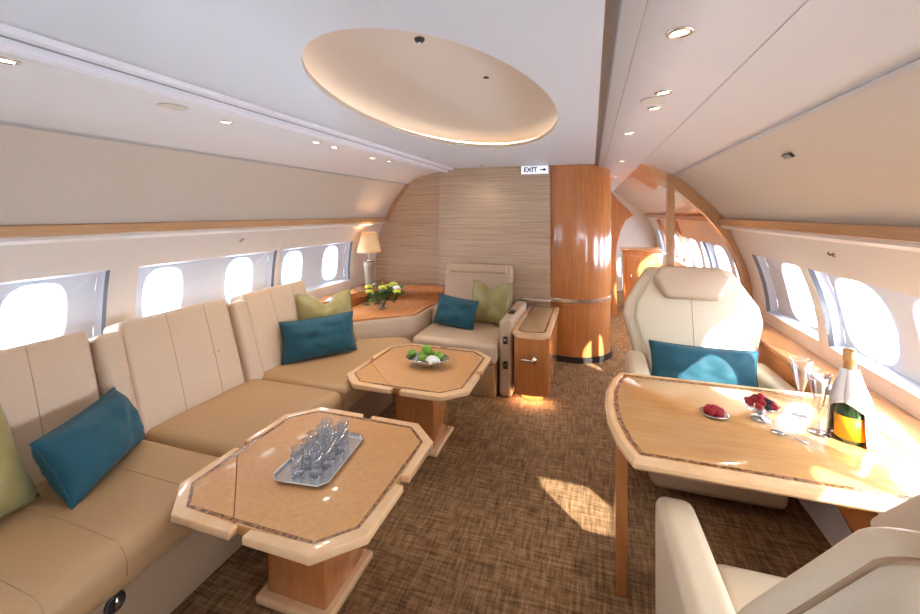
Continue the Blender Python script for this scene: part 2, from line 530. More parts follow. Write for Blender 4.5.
g.add(vs, [(2*k, 2*((k+1) % N), 2*((k+1) % N)+1, 2*k+1) for k in range(N)], 0, None, False)
g.add([(ra, Y0, CZ), (rb, Y0, CZ), (rb, rc, CZ), (ra, rc, CZ)], [(0, 1, 2, 3)], 0, None, False)
g.add([(ra, rd, CZ), (rb, rd, CZ), (rb, YB, CZ), (ra, YB, CZ)], [(0, 1, 2, 3)], 0, None, False)
g.add([(-.6, YB, CZ), (rb, YB, CZ), (rb, Y1, CZ), (-.6, Y1, CZ)], [(0, 1, 2, 3)], 0, None, False)
# slot hoods above the panel edges
for xa, xb in ((XL-.055, XL), (XR, XR+.035)):
    ye = YB if xa < -1 else Y1
    zl = 1.955 if xa < -1 else 1.962
    extr(g, [(xa, zl), (xa, 2.0), (xb, 2.0), (xb, CZ)] if xa < -1 else [(xa, CZ), (xa, 1.995), (xb, 1.995), (xb, zl)], Y0, ye, 2, closed=False)
def outer(sgn):
    if sgn < 0: return [(XL-.055, 1.955), (-1.65, 1.946), (-1.80, 1.922), (-1.92, 1.882), (-2.0, 1.826)]
    return [(XR+.035, 1.962), (.26, 1.95), (.42, 1.915), (.535, 1.868), (.627, 1.808)]
for s, ye in ((-1, YB), (1, Y1)):
    p = outer(s); extr(g, p, Y0, ye, 1, closed=False, smooth=True)
struct('ceiling', g, [M['ceil'], M['ceil2'], M['grey']], weld=1e-6)

# dome: lip, hidden ledge, shallow bowl
g = G()
def ell(k, z, n=96): return [(DCX+(DAX+k)*math.cos(2*PI*i/n), DCY+(DAY+k)*math.sin(2*PI*i/n), z) for i in range(n)]
loops = [ell(0, CZ), ell(0, CZ+.022), ell(.115, CZ+.024), ell(.12, CZ+.06), ell(.075, CZ+.10)]
for f in (.9, .78, .64, .48, .32, .16):
    n = 96
    loops.append([(DCX+DAX*f*1.08*math.cos(2*PI*i/n), DCY+DAY*f*1.03*math.sin(2*PI*i/n), CZ+.10+.10*(1-f*f)) for i in range(n)])
vs = [p for l in loops for p in l]+[(DCX, DCY, CZ+.202)]; n = 96
fs = [(i*n+k, i*n+(k+1) % n, (i+1)*n+(k+1) % n, (i+1)*n+k) for i in range(len(loops)-1) for k in range(n)]
L = (len(loops)-1)*n; fs += [(L+k, L+(k+1) % n, len(vs)-1) for k in range(n)]
g.add(vs, fs, 0)
dm = struct('ceiling_dome', g, M['dome'])
g = G(); tube(g, [(p[0], p[1], CZ+.036) for p in ell(.06, 0, 96)], .010, closed=True, n=8)
obj('cove_light_strip', g, M['led'], dm)

# bin panels
def binprof(sgn):
    if sgn < 0: return [(-1.998, 1.828), (-2.08, 1.735), (-2.155, 1.64), (-2.215, 1.548), (-2.262, 1.45)]
    return [(.625, 1.81), (.72, 1.736), (.815, 1.646), (.91, 1.55), (.985, 1.455)]
for side, sgn, ye in (('left', -1, YB), ('right', 1, 3.69)):
    g = G(); p = binprof(sgn)
    extr(g, p+[(XC+sgn*1.69, p[-1][1]), (XC+sgn*1.69, p[0][1])], Y0, ye, 0, closed=True)
    struct('wall_upper_'+side, g, M['bin'], sharp=25)
g = G()
extr(g, [(.345, 1.96), (.49, 1.85), (.67, 1.70), (.84, 1.565), (.985, 1.468), (1.03, 1.468), (1.03, 1.96)], 3.72, Y1, 0)
struct('wall_upper_right_corridor', g, M['lacquer'])
tr = [0]
def trim(g, m):
    tr[0] += 1
    return struct('trim_%d' % tr[0], g, m)
for sgn, ye in ((-1, YB), (1, 3.66)):
    zt = 1.45 if sgn < 0 else 1.458
    c = lambda w: XC+sgn*w
    g = G(); extr(g, [(c(1.60), zt), (c(1.588), zt-.006), (c(1.582), zt-.046), (c(1.594), zt-.052), (c(1.68), zt-.058), (c(1.68), zt)], Y0, ye); trim(g, M['rail'])
    g = G(); extr(g, [(c(1.60), zt-.052), (c(1.598), zt-.066), (c(1.625), zt-.082), (c(1.69), zt-.086), (c(1.68), zt-.052)], Y0, ye); trim(g, M['panel'])
    g = G(); x, z = binprof(sgn)[0]; extr(g, [(x-sgn*.003, z+.002), (x-sgn*.008, z-.006), (x+sgn*.007, z-.012), (x+sgn*.014, z-.004)], Y0, ye); trim(g, M['grey'])
g = G(); extr(g, [(.95, 1.468), (.945, 1.43), (1.03, 1.42), (1.03, 1.468)], 3.7, Y1); trim(g, M['rail'])
# white double moulding beside the left slot
g = G(); extr(g, [(XL-.085, 1.957), (XL-.085, 1.942), (XL-.04, 1.942), (XL-.04, 1.967)], Y0, YB); extr(g, [(XL-.020, 1.99), (XL-.020, 1.966), (XL+.018, 1.966), (XL+.018, 1.99)], Y0, YB); trim(g, M['napkin'])

# panel joints in the right ceiling
for x in (.115, .405):
    g = G(); z = [a[1]+(b[1]-a[1])*(x-a[0])/(b[0]-a[0]) for a, b in zip(outer(1), outer(1)[1:]) if a[0] <= x < b[0]][0]
    box(g, x-.0015, x+.0015, Y0, 3.65 if x > .3 else Y1, z-.0012, z+.001); trim(g, M['grey'])

# window ledges
g = G(); box(g, 1.0, 1.19, Y0, 3.6, .685, .72, .008); box(g, 1.03, 1.12, Y0, 3.6, .40, .685); trim(g, M['woodh'])
g = G(); box(g, -2.42, -2.27, Y0, 3.0, .70, .74, .006); trim(g, M['woodh'])

# bulkheads
g = G(); box(g, -2.45, -1.55, YB, YB+.05, 0, 2.0); struct('wall_back_left', g, M['straw'])
g = G(); box(g, -1.585, -.40, 4.2, 4.44, 0, CZ-.001); struct('wall_back', g, M['straw'])
g = G(); box(g, -1.592, -1.583, 4.194, 4.3, .6, CZ-.001); corner_shadow_line = setp(obj('trim_corner', g, M['grey']), kind='structure')  # thin grey strip added to draw the shadow line at the bulkhead edge
g = G(); box(g, -2.75, 1.5, Y0-.06, Y0, 0, 2.1); struct('wall_front', g, M['panel'])
g = G(); box(g, -.7, 1.4, Y1, Y1+.06, 0, 2.1); struct('wall_far', g, M['panel'])
g = G(); box(g, -.50, -.42, 4.44, Y1, 0, 2.1); struct('wall_left_corridor', g, M['panel'])
# contour edging where the left bin meets the bulkhead
g = G(); p = binprof(-1)
q = [(x+.03, z-.012) for x, z in p]
extr(g, p+q[::-1], YB-.035, YB+.001); trim(g, M['rail'])
# wooden rib round the right hand sidewall and the slim post of the partition
g = G()
out = [(.622, 1.806)]+binprof(1)[1:]+[(XC+hw(1.40)-.002, 1.40)]+[(XC+hw(z)-.002, z) for z in (1.3, 1.2, 1.1, 1.0, .9, .8, .6, .4, .2, 0)]
inn = []
for i, (x, z) in enumerate(out):
    a = Vector(out[max(0, i-1)]); b = Vector(out[min(len(out)-1, i+1)]); t = (b-a).normalized()
    nrm = Vector((t.y, -t.x)); nrm = nrm if nrm.x < 0 else -nrm
    w = (.04 if i == 0 else .085) if z > 1.42 else (.08 if z > 1.35 else .05)
    inn.append((x+nrm.x*w, max(0, z+nrm.y*w) if z > 0 else 0))
n = len(out); vs = []
for yy in (3.655, 3.72): vs += [(x, yy, z) for x, z in out]+[(x, yy, z) for x, z in inn]
fs = []
for i in range(n-1):
    fs += [(i, i+1, n+i+1, n+i), (2*n+i, 2*n+i+1, 3*n+i+1, 3*n+i), (n+i, n+i+1, 3*n+i+1, 3*n+i), (i, i+1, 2*n+i+1, 2*n+i)]
g.add(vs, fs, 0, None, False); struct('trim_rib', g, M['rail'])
g = G(); box(g, .585, .637, 3.645, 3.73, 0, 1.815, .004); struct('trim_post', g, M['rail'])
# corridor beyond: timber bulkhead wedge with a curved edge, far rib
g = G()
cv = [(-.2, 0), (.36, 0), (.35, .5), (.34, .85), (.36, 1.05), (.41, 1.25), (.48, 1.4), (.575, 1.47), (.5, 1.56), (.36, 1.70), (.25, 1.85), (-.2, 1.95)]
mx = Matrix(((1, 0, 0, 0), (0, 0, -1, 6.5), (0, 1, 0, 0), (0, 0, 0, 1)))
prism(g, cv, 0, .08, 0, 0, mx); struct('wall_corridor', g, M['wood'])
g = G()
for (ya, yb) in ((7.0, 7.1), (5.72, 5.78)):
    extr(g, [(XC+hw(z)-.05, z) for z in (.6, .8, 1.0, 1.2, 1.4)]+[(XC+hw(z), z) for z in (1.4, 1.2, 1.0, .8, .6)], ya, yb)
trim(g, M['rail'])

# ------------------------------------------------------------------ ceiling fittings
def light(name, kind, loc, energy, color=(1, .88, .74), parent=None, size=.03, rot=None, spot=110, blend=.8):
    l = bpy.data.lights.new(name, kind); l.energy = energy; l.color = color
    if kind == 'SPOT': l.spot_size = math.radians(spot); l.spot_blend = blend; l.shadow_soft_size = size
    elif kind == 'POINT': l.shadow_soft_size = size
    elif kind == 'AREA': l.size = size
    o = bpy.data.objects.new(name, l); COL.objects.link(o); o.location = loc
    if rot: o.rotation_euler = rot
    if parent: o.parent = parent
    return o
def zc(x):
    for s in (-1, 1):
        p = outer(s)
        for a, b in zip(p, p[1:]):
            lo, hi = (a, b) if a[0] < b[0] else (b, a)
            if lo[0] <= x <= hi[0]: return lo[1]+(hi[1]-lo[1])*(x-lo[0])/(hi[0]-lo[0])
    return CZ
def mk_downlight(loc, label, r=.032, e=9, group='recessed downlights in the ceiling'):
    t = thing('ceiling_light', label, 'ceiling light', loc, 0, group)
    g = G(); lathe(g, [(r*.72, -.001), (r*.74, -.006), (r, -.004), (r*1.06, 0), (r*.9, .002)], n=24); obj('trim_ring', g, M['chrome'], t)
    g = G(); lathe(g, [(0, -.002), (r*.5, -.003), (r*.7, -.001), (r*.7, .003), (0, .004)], n=20); obj('lens', g, M['lens'], t)
    light('bulb', 'SPOT', (0, 0, -.012), e, parent=t)
    return t
LD = [(-1.684, 1.532, 'single chrome downlight in the left ceiling panel just past the round speaker', 8),
      (-1.631, 0.727, 'chrome downlight in the left ceiling panel cut by the photo edge', 8),
      (-1.648, 2.163, 'chrome downlight over the sofa, nearer of the first close pair', 20),
      (-1.654, 2.36, 'chrome downlight over the sofa, farther of the first close pair', 20),
      (-1.677, 2.901, 'chrome downlight over the corner seat, nearer of the second close pair', 14),
      (-1.652, 3.142, 'chrome downlight over the corner seat, farther of the second close pair', 14),
      (0.211, 1.141, 'largest chrome downlight in the right ceiling panel above the dining table', 7),
      (0.257, 1.678, 'chrome downlight in the right ceiling panel before the oval speaker', 7),
      (0.259, 1.921, 'chrome downlight in the right ceiling panel just past the oval speaker', 7),
      (0.202, 2.495, 'chrome downlight in the right ceiling panel halfway to the partition', 7),
      (0.252, 3.795, 'small chrome downlight over the aisle by the timber column', 10)]
for x, y, lb, e in LD: mk_downlight((x, y, zc(x)), lb, e=e*.9)
for y in (-.2, -1.2, -1.9):
    for x in (-1.68, .2): mk_downlight((x, y, zc(x)), 'chrome downlight in the ceiling behind the camera', e=8, group='downlights behind the camera')
mk_downlight((.3, 5.4, zc(.3)), 'downlight further along the aisle beyond the partition', e=60)
mk_downlight((.3, 7.2, zc(.3)), 'farthest downlight of the aisle near the end wall', e=60)
mk_downlight((-1.06, 4.0, CZ), 'tiny downlight in front of the striped wall above the armchair', r=.012, e=4)
def grille(loc, label, sx, sy):
    g = G(); lathe(g, [(0, -.004), (.8, -.004), (.95, -.003), (1, 0), (1, .002)], n=40, sx=sx, sy=sy)
    setp(obj('ceiling_speaker', g, M['grille'], loc=loc), label, 'speaker')
grille((-1.669, 1.254, zc(-1.669)), 'round cream speaker disc in the left ceiling panel', .055, .06)
grille((0.26, 1.791, zc(0.26)), 'oval cream speaker disc between two downlights in the right ceiling panel', .075, .06)
def detector(loc, label, r):
    t = thing('smoke_detector', label, 'smoke detector', loc)
    g = G(); lathe(g, [(r*.7, -.022*r/.03), (r, -.012*r/.03), (r*1.05, 0)], n=20); obj('housing', g, M['dark'], t)
    g = G(); lathe(g, [(0, -.03*r/.03), (r*.3, -.028*r/.03), (r*.35, -.021*r/.03)], n=16); obj('sensor', g, M['chrome'], t)
detector((-.455, 1.045, CZ), 'small dark detector at the near rim inside the oval dome', .014)
detector((-.50, 1.98, CZ+.196), 'tiny dark detector near the middle of the oval dome', .014)
# slotted vent in the right upper panel
t = thing('air_vent', 'small dark slotted vent in the right upper panel', 'vent', (0.735, 1.903, 1.730))
mx = mxf((0, 0, 0), (0, -1, 0), (-.22, 0, .20))
mx2 = mxf((-.008, 0, -.008), (0, 1, 0), (-.72, 0, .68))
g = G(); box(g, -.035, .035, -.011, .011, -.004, .006, .003, mx=mx2); obj('housing', g, M['dark'], t)
for k in range(3):
    g = G(); box(g, -.03, .03, -.008+k*.0065, -.0045+k*.0065, -.008, -.003, mx=mx2); obj('louver', g, M['grey'], t)
# exit sign
t = thing('exit_sign', 'white backlit EXIT sign with arrow at the top of the striped wall', 'sign', (-.55, 4.185, 1.938))
g = G(); box(g, -.14, .14, -.012, .014, -.045, .045, .004); obj('housing', g, M['frame'], t)
g = G(); box(g, -.134, .134, -.0135, -.011, -.039, .039); obj('sign_face', g, M['signface'], t)
cu = bpy.data.curves.new('lettering', 'FONT'); cu.body = 'EXIT'; cu.size = .068; cu.extrude = .0006; cu.offset = .0025; cu.align_x = 'CENTER'; cu.align_y = 'CENTER'
tmp = bpy.data.objects.new('lettering_source', cu); COL.objects.link(tmp)
bpy.context.view_layer.update()
me = bpy.data.meshes.new_from_object(tmp.evaluated_get(bpy.context.evaluated_depsgraph_get())); bpy.data.objects.remove(tmp)
me.materials.append(M['ink']); o = bpy.data.objects.new('lettering', me); COL.objects.link(o); o.parent = t
o.location = (-.042, -.0142, 0); o.rotation_euler = (PI/2, 0, 0)
g = G(); mxa = Matrix(((1, 0, 0, .085), (0, 0, -1, -.0142), (0, 1, 0, 0), (0, 0, 0, 1)))
prism(g, [(-.034, -.006), (.004, -.006), (.004, -.022), (.034, 0), (.004, .022), (.004, .006), (-.034, .006)], 0, .0006, mx=mxa); obj('arrow', g, M['ink'], t)
# little chrome latches on the sidewalls
def latch(loc, sgn, label):
    t = thing('wall_hook', label, 'hook', loc)
    g = G(); lathe(g, [(.012, 0), (.012, .003), (0, .003)], n=16, mx=mxf((0, 0, 0), (0, sgn, 0), (0, 0, 1)) if sgn < 0 else mxf((0, 0, 0), (0, -1, 0), (0, 0, 1))); obj('backplate', g, M['chrome'], t)
    g = G(); tube(g, [(0, 0, 0), (-sgn*.018, 0, 0), (-sgn*.024, 0, .01)], .004); obj('peg', g, M['dark'], t)
latch((XC-hw(1.31, -1)+.002, 2.25, 1.31), -1, 'tiny dark coat hook on the left sidewall above the second window pair')
latch((XC+hw(1.31)-.002, 2.28, 1.31), 1, 'tiny dark coat hook on the right sidewall above the large bright window')

# ------------------------------------------------------------------ sofa
sofa = thing('sofa', 'long cream leather sofa built along the left wall into the corner', 'sofa', (-1.7, .2, 0))
def S(x, y, z): return (x+1.7, y-.2, z)
Msf = Matrix.Translation((1.7, -.2, 0))
g = G(); box(g, -2.20, -1.455, .2, 2.84, .04, .305, .012, mx=Msf); obj('base', g, M['base_leather'], sofa)
g = G(); box(g, -2.15, -1.53, .25, 2.80, 0, .045, mx=Msf); obj('plinth', g, M['dark'], sofa)
for ya, yb in ((.2, 1.385), (1.39, 2.10)):
    g = G(); L = yb-ya
    mx = Msf @ mxf(((-2.08-1.39)/2, (ya+yb)/2, .376), (0, 1, 0), (-1, 0, .0))
    pad(g, (L, .69, .155), .06, mx, .010, m=8)
    if ya < 1:
        for yy in (.70, .90, 1.16):
            e = 1-((yy-.7925)/.5925)**2
            pts = []
            for k in range(7):
                x = -2.0+.55*k/6; t = (x+1.735)/.345; pts.append((x, yy, .4535+.010*e*max(0, 1-t*t)))
            for k in range(1, 6):
                an = PI/2*k/5; pts.append((-1.45+.0605*math.sin(an), yy, .3935+.0605*math.cos(an)))
            pts.append((-1.3895, yy, .36))
            tube(g, [Msf @ Vector(p) for p in pts], .0018, mat=1, n=6)
    obj('seat_cushion', g, [M['leather2'], M['seam']], sofa)
# corner seat cushion
poly = [(-2.08, 2.11), (-1.41, 2.11), (-1.39, 2.14), (-1.39, 3.02), (-1.40, 3.09), (-1.48, 3.145), (-1.60, 3.14), (-1.88, 2.90), (-2.08, 2.87)]
g = G(); prism(g, poly, .30, .456, .045, mx=Msf, seg=4); obj('corner_seat_cushion', g, [M['leather2'], M['seam']], sofa, sharp=50)
up = Vector((-.298, 0, .954)); nrm = Vector((.954, 0, .298))
def backrest(name, ya, yb, top, off=0, seams=(), thick=.15, r=.028, puff=.01):
    h = (top-.42)/.954; fm = Vector((-2.04-off, (ya+yb)/2, .42))+up*h/2-nrm*thick/2
    g = G(); pad(g, (yb-ya, h, thick), r, Msf @ mxf(fm, (0, 1, 0), up), puff, seams=seams, m=6)
    obj(name, g, [M['leather'], M['seam']], sofa)
for ya, yb in ((.52, 1.27), (1.395, 2.02), (2.15, 2.76)):
    w = yb-ya
    backrest('backrest', ya, yb, .965, 0, [('x', -w*.14), ('x', w*.22)] if ya > 1 else [('x', w*.2), ('x', -w*.2)])
for ya, yb in ((.37, .515), (1.275, 1.39), (2.025, 2.145)):
    backrest('pillar', ya, yb, .935, -.03, thick=.16, r=.03, puff=.004)
# little buttons of the middle backrest
bp = Vector((-2.04, 1.84, .42))+up*.27+nrm*.006
for k in range(2):
    g = G(); tube(g, [Msf @ (bp+Vector((0, k*.03, 0))), Msf @ (bp+Vector((0, k*.03, 0))+nrm*.006)], .004, n=10)
    obj('button', g, M['seam'], sofa)
g = G(); lathe(g, [(.032, 0), (.03, .006), (.02, .008), (.018, .004), (0, .004)], n=24, mx=Msf @ mxf((-1.455, .905, .25), (0, 1, 0), (0, 0, 1))); pl = obj('latch_plate', g, M['dark'], sofa); pl['label'] = 'round dark latch plate'
g = G(); tube(g, [Msf @ Vector((-1.447, .905, .228)), Msf @ Vector((-1.445, .905, .272))], .005); obj('latch_bar', g, M['chrome'], pl)

# corner cabinet and wooden corner shelf
cab = thing('corner_cabinet', 'low corner cabinet with padded cream front and reddish wood top', 'cabinet', (-1.8, 3.6, 0))
Mc = Matrix.Translation((1.8, -3.6, 0))
cp = [(-2.20, 2.86), (-1.93, 2.95), (-1.89, 2.97), (-1.50, 3.34), (-1.48, 3.38), (-1.48, 4.02), (-2.20, 4.02)]
g = G(); prism(g, cp, .02, .585, .03, mx=Mc, seg=3); obj('padded_body', g, M['leather'], cab, sharp=50)
g = G(); prism(g, inset(cp, .02), .583, .605, .006, mx=Mc); obj('top', g, M['woodh'], cab, sharp=50)
sh = thing('corner_shelf', 'raised reddish wood shelf wrapping the corner under the lamp', 'shelf', (-2.3, 4.0, 0))
Ms = Matrix.Translation((2.3, -4.0, 0))
g = G(); prism(g, [(-2.40, 3.03), (-2.24, 3.03), (-2.205, 3.5), (-2.1, 3.85), (-1.95, 4.00), (-1.48, 4.03), (-1.48, 4.24), (-2.40, 4.24)], .66, .715, .006, mx=Ms); obj('top', g, M['woodh'], sh, sharp=40)
g = G(); prism(g, [(-2.37, 3.05), (-2.26, 3.05), (-2.225, 3.5), (-2.215, 4.04), (-1.50, 4.07), (-1.50, 4.24), (-2.37, 4.24)], 0, .66, mx=Ms); obj('support', g, M['wood'], sh)

# ------------------------------------------------------------------ aft armchair
ac = thing('armchair', 'cream armchair against the striped wall beside the wooden console', 'armchair', (-1.05, 3.6, 0))
Ma = Matrix.Translation((1.05, -3.6, 0))
g = G(); pad(g, (.73, .74, .19), .05, Ma @ mxf((-1.09, 3.53, .365), (1, 0, 0), (0, 1, 0)), .015, m=6); obj('seat_cushion', g, M['leather'], ac)
g = G(); box(g, -1.32, -.74, 3.22, 4.1, 0, .27, .012, mx=Ma); obj('base', g, M['leather2'], ac)
ub = Vector((0, .30, .92)).normalized(); nb = Vector((0, -.92, .30)).normalized()
g = G(); pad(g, (.70, .60, .13), .035, Ma @ mxf(Vector((-1.10, 3.86, .42))+ub*.29-nb*.06, (1, 0, 0), ub), .012, m=6, seams=[('y', .17)]); obj('backrest', g, [M['leather'], M['seam']], ac)
g = G(); pad(g, (.60, .09, .05), .022, Ma @ mxf(Vector((-1.10, 3.86, .42))+ub*.535+nb*.018, (1, 0, 0), ub), .006, m=5); obj('headrest', g, M['leather'], ac)
g = G(); pad(g, (.09, .40, .26), .03, Ma @ mxf((-1.425, 3.86, .46), (1, 0, 0), (0, 1, 0)), .0); obj('armrest', g, M['leather'], ac)
g = G(); pad(g, (.105, .80, .62), .025, Ma @ mxf((-.665, 3.66, .315), (1, 0, 0), (0, 1, 0)), .0); ar = obj('armrest', g, M['leather'], ac)
for z in (.47, .27):
    g = G(); box(g, -.68, -.645, 3.245, 3.262, z-.03, z+.03, .004, mx=Ma); q = obj('control_panel', g, M['dark'], ar)
    g = G(); box(g, -.672, -.653, 3.242, 3.248, z-.008, z+.012, .002, mx=Ma); obj('button', g, M['chrome'], q)
g = G(); box(g, -.69, -.64, 3.5, 3.62, .624, .634, .003, mx=Ma); obj('control_panel', g, M['dark'], ar)

# wooden console beside it
cs = thing('console_cabinet', 'narrow honey wood console with rounded front beside the armchair', 'cabinet', (-.455, 3.7, 0))
def cpoly(x0, x1, y0, y1, r):
    n = 8; a = []
    for k in range(n+1):
        t = PI+PI/2*k/n; a.append((x0+r+r*math.cos(t), y0+r*.6+r*.6*math.sin(t)))
    for k in range(n+1):
        t = -PI/2+PI/2*k/n; a.append((x1-r+r*math.cos(t), y0+r*.6+r*.6*math.sin(t)))
    return a+[(x1, y1), (x0, y1)]
Mo = Matrix.Translation((.455, -3.7, 0))
g = G(); prism(g, cpoly(-.595, -.315, 3.20, 4.19, .11), .07, .52, .008, mx=Mo); obj('body', g, M['wood'], cs, sharp=40)
g = G(); prism(g, cpoly(-.605, -.305, 3.185, 4.19, .115), .52, .556, .012, mx=Mo, seg=3); tp = obj('top', g, M['edge'], cs, sharp=50)
g = G(); prism(g, cpoly(-.565, -.345, 3.24, 4.15, .08), .553, .5575, .001, mx=Mo); obj('inlay', g, M['mosaic'], tp)
g = G(); prism(g, cpoly(-.55, -.36, 3.26, 4.13, .07), .555, .5595, .001, mx=Mo); obj('panel', g, M['leather2'], tp)
g = G(); prism(g, cpoly(-.545, -.365, 3.27, 4.15, .08), 0, .07, mx=Mo); obj('plinth', g, M['wood'], cs, sharp=40)
g = G(); tube(g, [Mo @ Vector(p) for p in ((-.525, 3.205, .355), (-.515, 3.172, .355), (-.455, 3.158, .36), (-.42, 3.16, .362), (-.42, 3.205, .362))], .008, n=10); tube(g, [Mo @ Vector((-.42, 3.205, .362)), Mo @ Vector((-.42, 3.160, .362))], .018, n=16); tube(g, [Mo @ Vector((-.42, 3.164, .335)), Mo @ Vector((-.42, 3.164, .392))], .009, n=12); obj('handle', g, M['chrome'], cs)
g = G(); pts = [(x, y, .064) for x, y in cpoly(-.566, -.344, 3.235, 4.15, .095)][:18]
tube(g, [Mo @ Vector(p) for p in pts], .005); obj('light_strip', g, M['led2'], cs)

# curved wardrobe with chrome belt
wd = thing('wardrobe', 'tall curved honey wood column cabinet with chrome belt by the aisle', 'wardrobe', (-.1, 4.8, 0))
Mw = Matrix.Translation((.1, -4.8, 0))
def wpoly(o=0):
    a = [(-.40-o*.0, 4.205-o)]
    for k in range(15):
        t = -PI/2+PI/2*k/14; a.append((-.17+(.37+o)*math.cos(t), 4.60+(.37+o)*math.sin(t)))
    return a+[(.20+o, 5.6), (-.40, 5.6)]
def wp(o):
    a = [(-.398, 4.262-o), (-.30, 4.240-o)]
    for k in range(17):
        t = math.radians(-100+100*k/16); a.append((-.20+(.40+o)*math.cos(t), 4.63+(.40+o)*math.sin(t)))
    return a+[(.20+o, 5.6), (-.398, 5.6)]
g = G(); prism(g, wp(0), .0, CZ-.001, mx=Mw, smooth=False)
body = obj('body', g, M['wood'], wd, sharp=30)
for p in body.data.polygons: p.use_smooth = True
for nm, z0, z1, o, m in (('chrome_belt', .60, .635, .012, 'chrome'), ('belt_rail', .575, .60, .006, 'woodh'), ('plinth', 0, .06, .010, 'dark')):
    g = G(); prism(g, wp(o), z0, z1, .003 if nm == 'chrome_belt' else 0, mx=Mw); p = obj(nm, g, M[m], wd, sharp=40)
# chrome topped ledge on the striped wall
g = G(); box(g, -.70, -.40, 4.14, 4.2, .60, .635, .006); setp(obj('wall_ledge', g, M['chrome']), 'short chrome ledge on the striped wall behind the console', 'ledge')

# ------------------------------------------------------------------ coffee tables
def coffee():
    t = thing('coffee_table', 'nearer octagonal coffee table carrying the silver tray of glasses', 'coffee table', (-1.055, 1.39, 0), 0, 'octagonal coffee tables by the sofa')
    a, c = .396, .122; H = .5
    oc = [(-a+c, -a), (a-c, -a), (a, -a+c), (a, a-c), (a-c, a), (-a+c, a), (-a, a-c), (-a, -a+c)]
    i1 = inset(oc, .034)
    nd = Vector((1, 1)).normalized()
    pt = Vector((-.2025, -.2025))
    main = clip(i1, pt+nd*.0015, nd); leaf = clip(i1, pt-nd*.0015, -nd)
    g = G(); prism(g, main, H-.03, H, .0015); obj('top', g, M['burl'], t)
    g = G(); prism(g, leaf, H-.03, H, .0015); obj('corner_leaf', g, M['burl'], t)
    # mosaic band set into the veneer
    A, B = inset(oc, .039), inset(oc, .053)
    g = G(); n = 8; vs = [(*p, H+.0004) for p in A]+[(*p, H+.0004) for p in B]+[(*p, H-.003) for p in A]+[(*p, H-.003) for p in B]
    fs = []
    for i in range(n):
        j = (i+1) % n
        fs += [(i, j, n+j, n+i), (i, j, 2*n+j, 2*n+i), (n+i, n+j, 3*n+j, 3*n+i)]
    g.add(vs, fs, 0, None, False); obj('inlay_band', g, M['mosaic'], t)
    # pale edge in four pieces with notches between
    G2 = .026
    for k in range(4):
        i = 2*k+1           # corner between vertices i and i+1
        p0, p1, p2, p3 = oc[i-1], oc[i], oc[(i+1) % 8], oc[(i+2) % 8]
        def mid(u, v, s):
            m = Vector(((u[0]+v[0])/2, (u[1]+v[1])/2)); d = (Vector(v)-Vector(u)).normalized(); return m+d*s
        o1, o2 = mid(p0, p1, G2), mid(p2, p3, -G2)
        q = inset(oc, .035); q0, q1, q2, q3 = q[i-1], q[i], q[(i+1) % 8], q[(i+2) % 8]
        e1, e2 = mid(q0, q1, G2), mid(q2, q3, -G2)
        g = G(); prism(g, [tuple(o1), p1, p2, tuple(o2), tuple(e2), q2, q1, tuple(e1)], H-.030, H+.001, .006, seg=3); obj('edge_trim', g, M['edge'], t, sharp=50)
    g = G(); prism(g, inset(oc, .065), H-.055, H-.03); obj('underframe', g, M['wood'], t)
    g = G(); box(g, -.145, .125, -.115, .155, .03, H-.055, .012); obj('pedestal', g, M['wood'], t)
    g = G(); box(g, -.175, .155, -.145, .185, 0, .035, .012, seg=3); obj('base', g, M['edge'], t)
    return t
ct = coffee()
ct2 = dup(ct, (-1.055, 2.475, 0), 0, 'farther octagonal coffee table carrying the bowl of green apples')

# ------------------------------------------------------------------ dining table
dt = thing('dining_table', 'glossy pale wood dining table fixed to the right wall', 'dining table', (.58, 1.745, 0))
Md = Matrix.Translation((-.58, -1.745, 0))
dp = [(.125, 1.395), (1.02, 1.395), (1.02, 2.155), (.13, 2.155), (.09, 2.06), (.06, 1.92), (.052, 1.78), (.058, 1.64), (.085, 1.50)]
TZ = .72
g = G(); prism(g, inset(dp, .028), TZ-.035, TZ, .001, mx=Md); obj('top', g, M['maple'], dt)
g = G(); n = len(dp)
A, B = dp, inset(dp, .030)
loops = [[(*p, TZ-.036) for p in B], [(*p, TZ-.036) for p in inset(dp, .012)], [(*p, TZ-.024) for p in A], [(*p, TZ-.012) for p in A], [(*p, TZ+.0005) for p in inset(dp, .012)], [(*p, TZ+.001) for p in B]]
vs = [p for l in loops for p in l]
g.add(vs, [(i*n+k, i*n+(k+1) % n, ((i+1) % 6)*n+(k+1) % n, ((i+1) % 6)*n+k) for i in range(6) for k in range(n)], 0, Md); obj('edge_band', g, M['edge'], dt, sharp=35)
A, B = inset(dp, .036), inset(dp, .052)
g = G(); vs = [(*p, TZ+.0006) for p in A]+[(*p, TZ+.0006) for p in B]+[(*p, TZ-.003) for p in A]+[(*p, TZ-.003) for p in B]
fs = []
for i in range(n):
    if i == 1: continue
    j = (i+1) % n; fs += [(i, j, n+j, n+i), (i, j, 2*n+j, 2*n+i), (n+i, n+j, 3*n+j, 3*n+i)]
g.add(vs, fs, 0, Md, False); obj('inlay_band', g, M['mosaic'], dt)
g = G(); box(g, .09, .135, 1.71, 1.84, 0, TZ-.034, .006, mx=Md); obj('leg', g, M['wood'], dt)
g = G(); P = [(.80, 1.78, .66), (.83, 1.77, .58), (.88, 1.76, .46), (.94, 1.75, .34), (1.01, 1.75, .22)]
for i, p in enumerate(P): pass
tube(g, [Md @ Vector(p) for p in P], [.055, .055, .05, .05, .05], n=14); obj('bracket', g, M['wood'], dt)
g = G(); box(g, .3, 1.0, 1.6, 1.95, TZ-.055, TZ-.034, mx=Md); obj('underframe', g, M['wood'], dt)

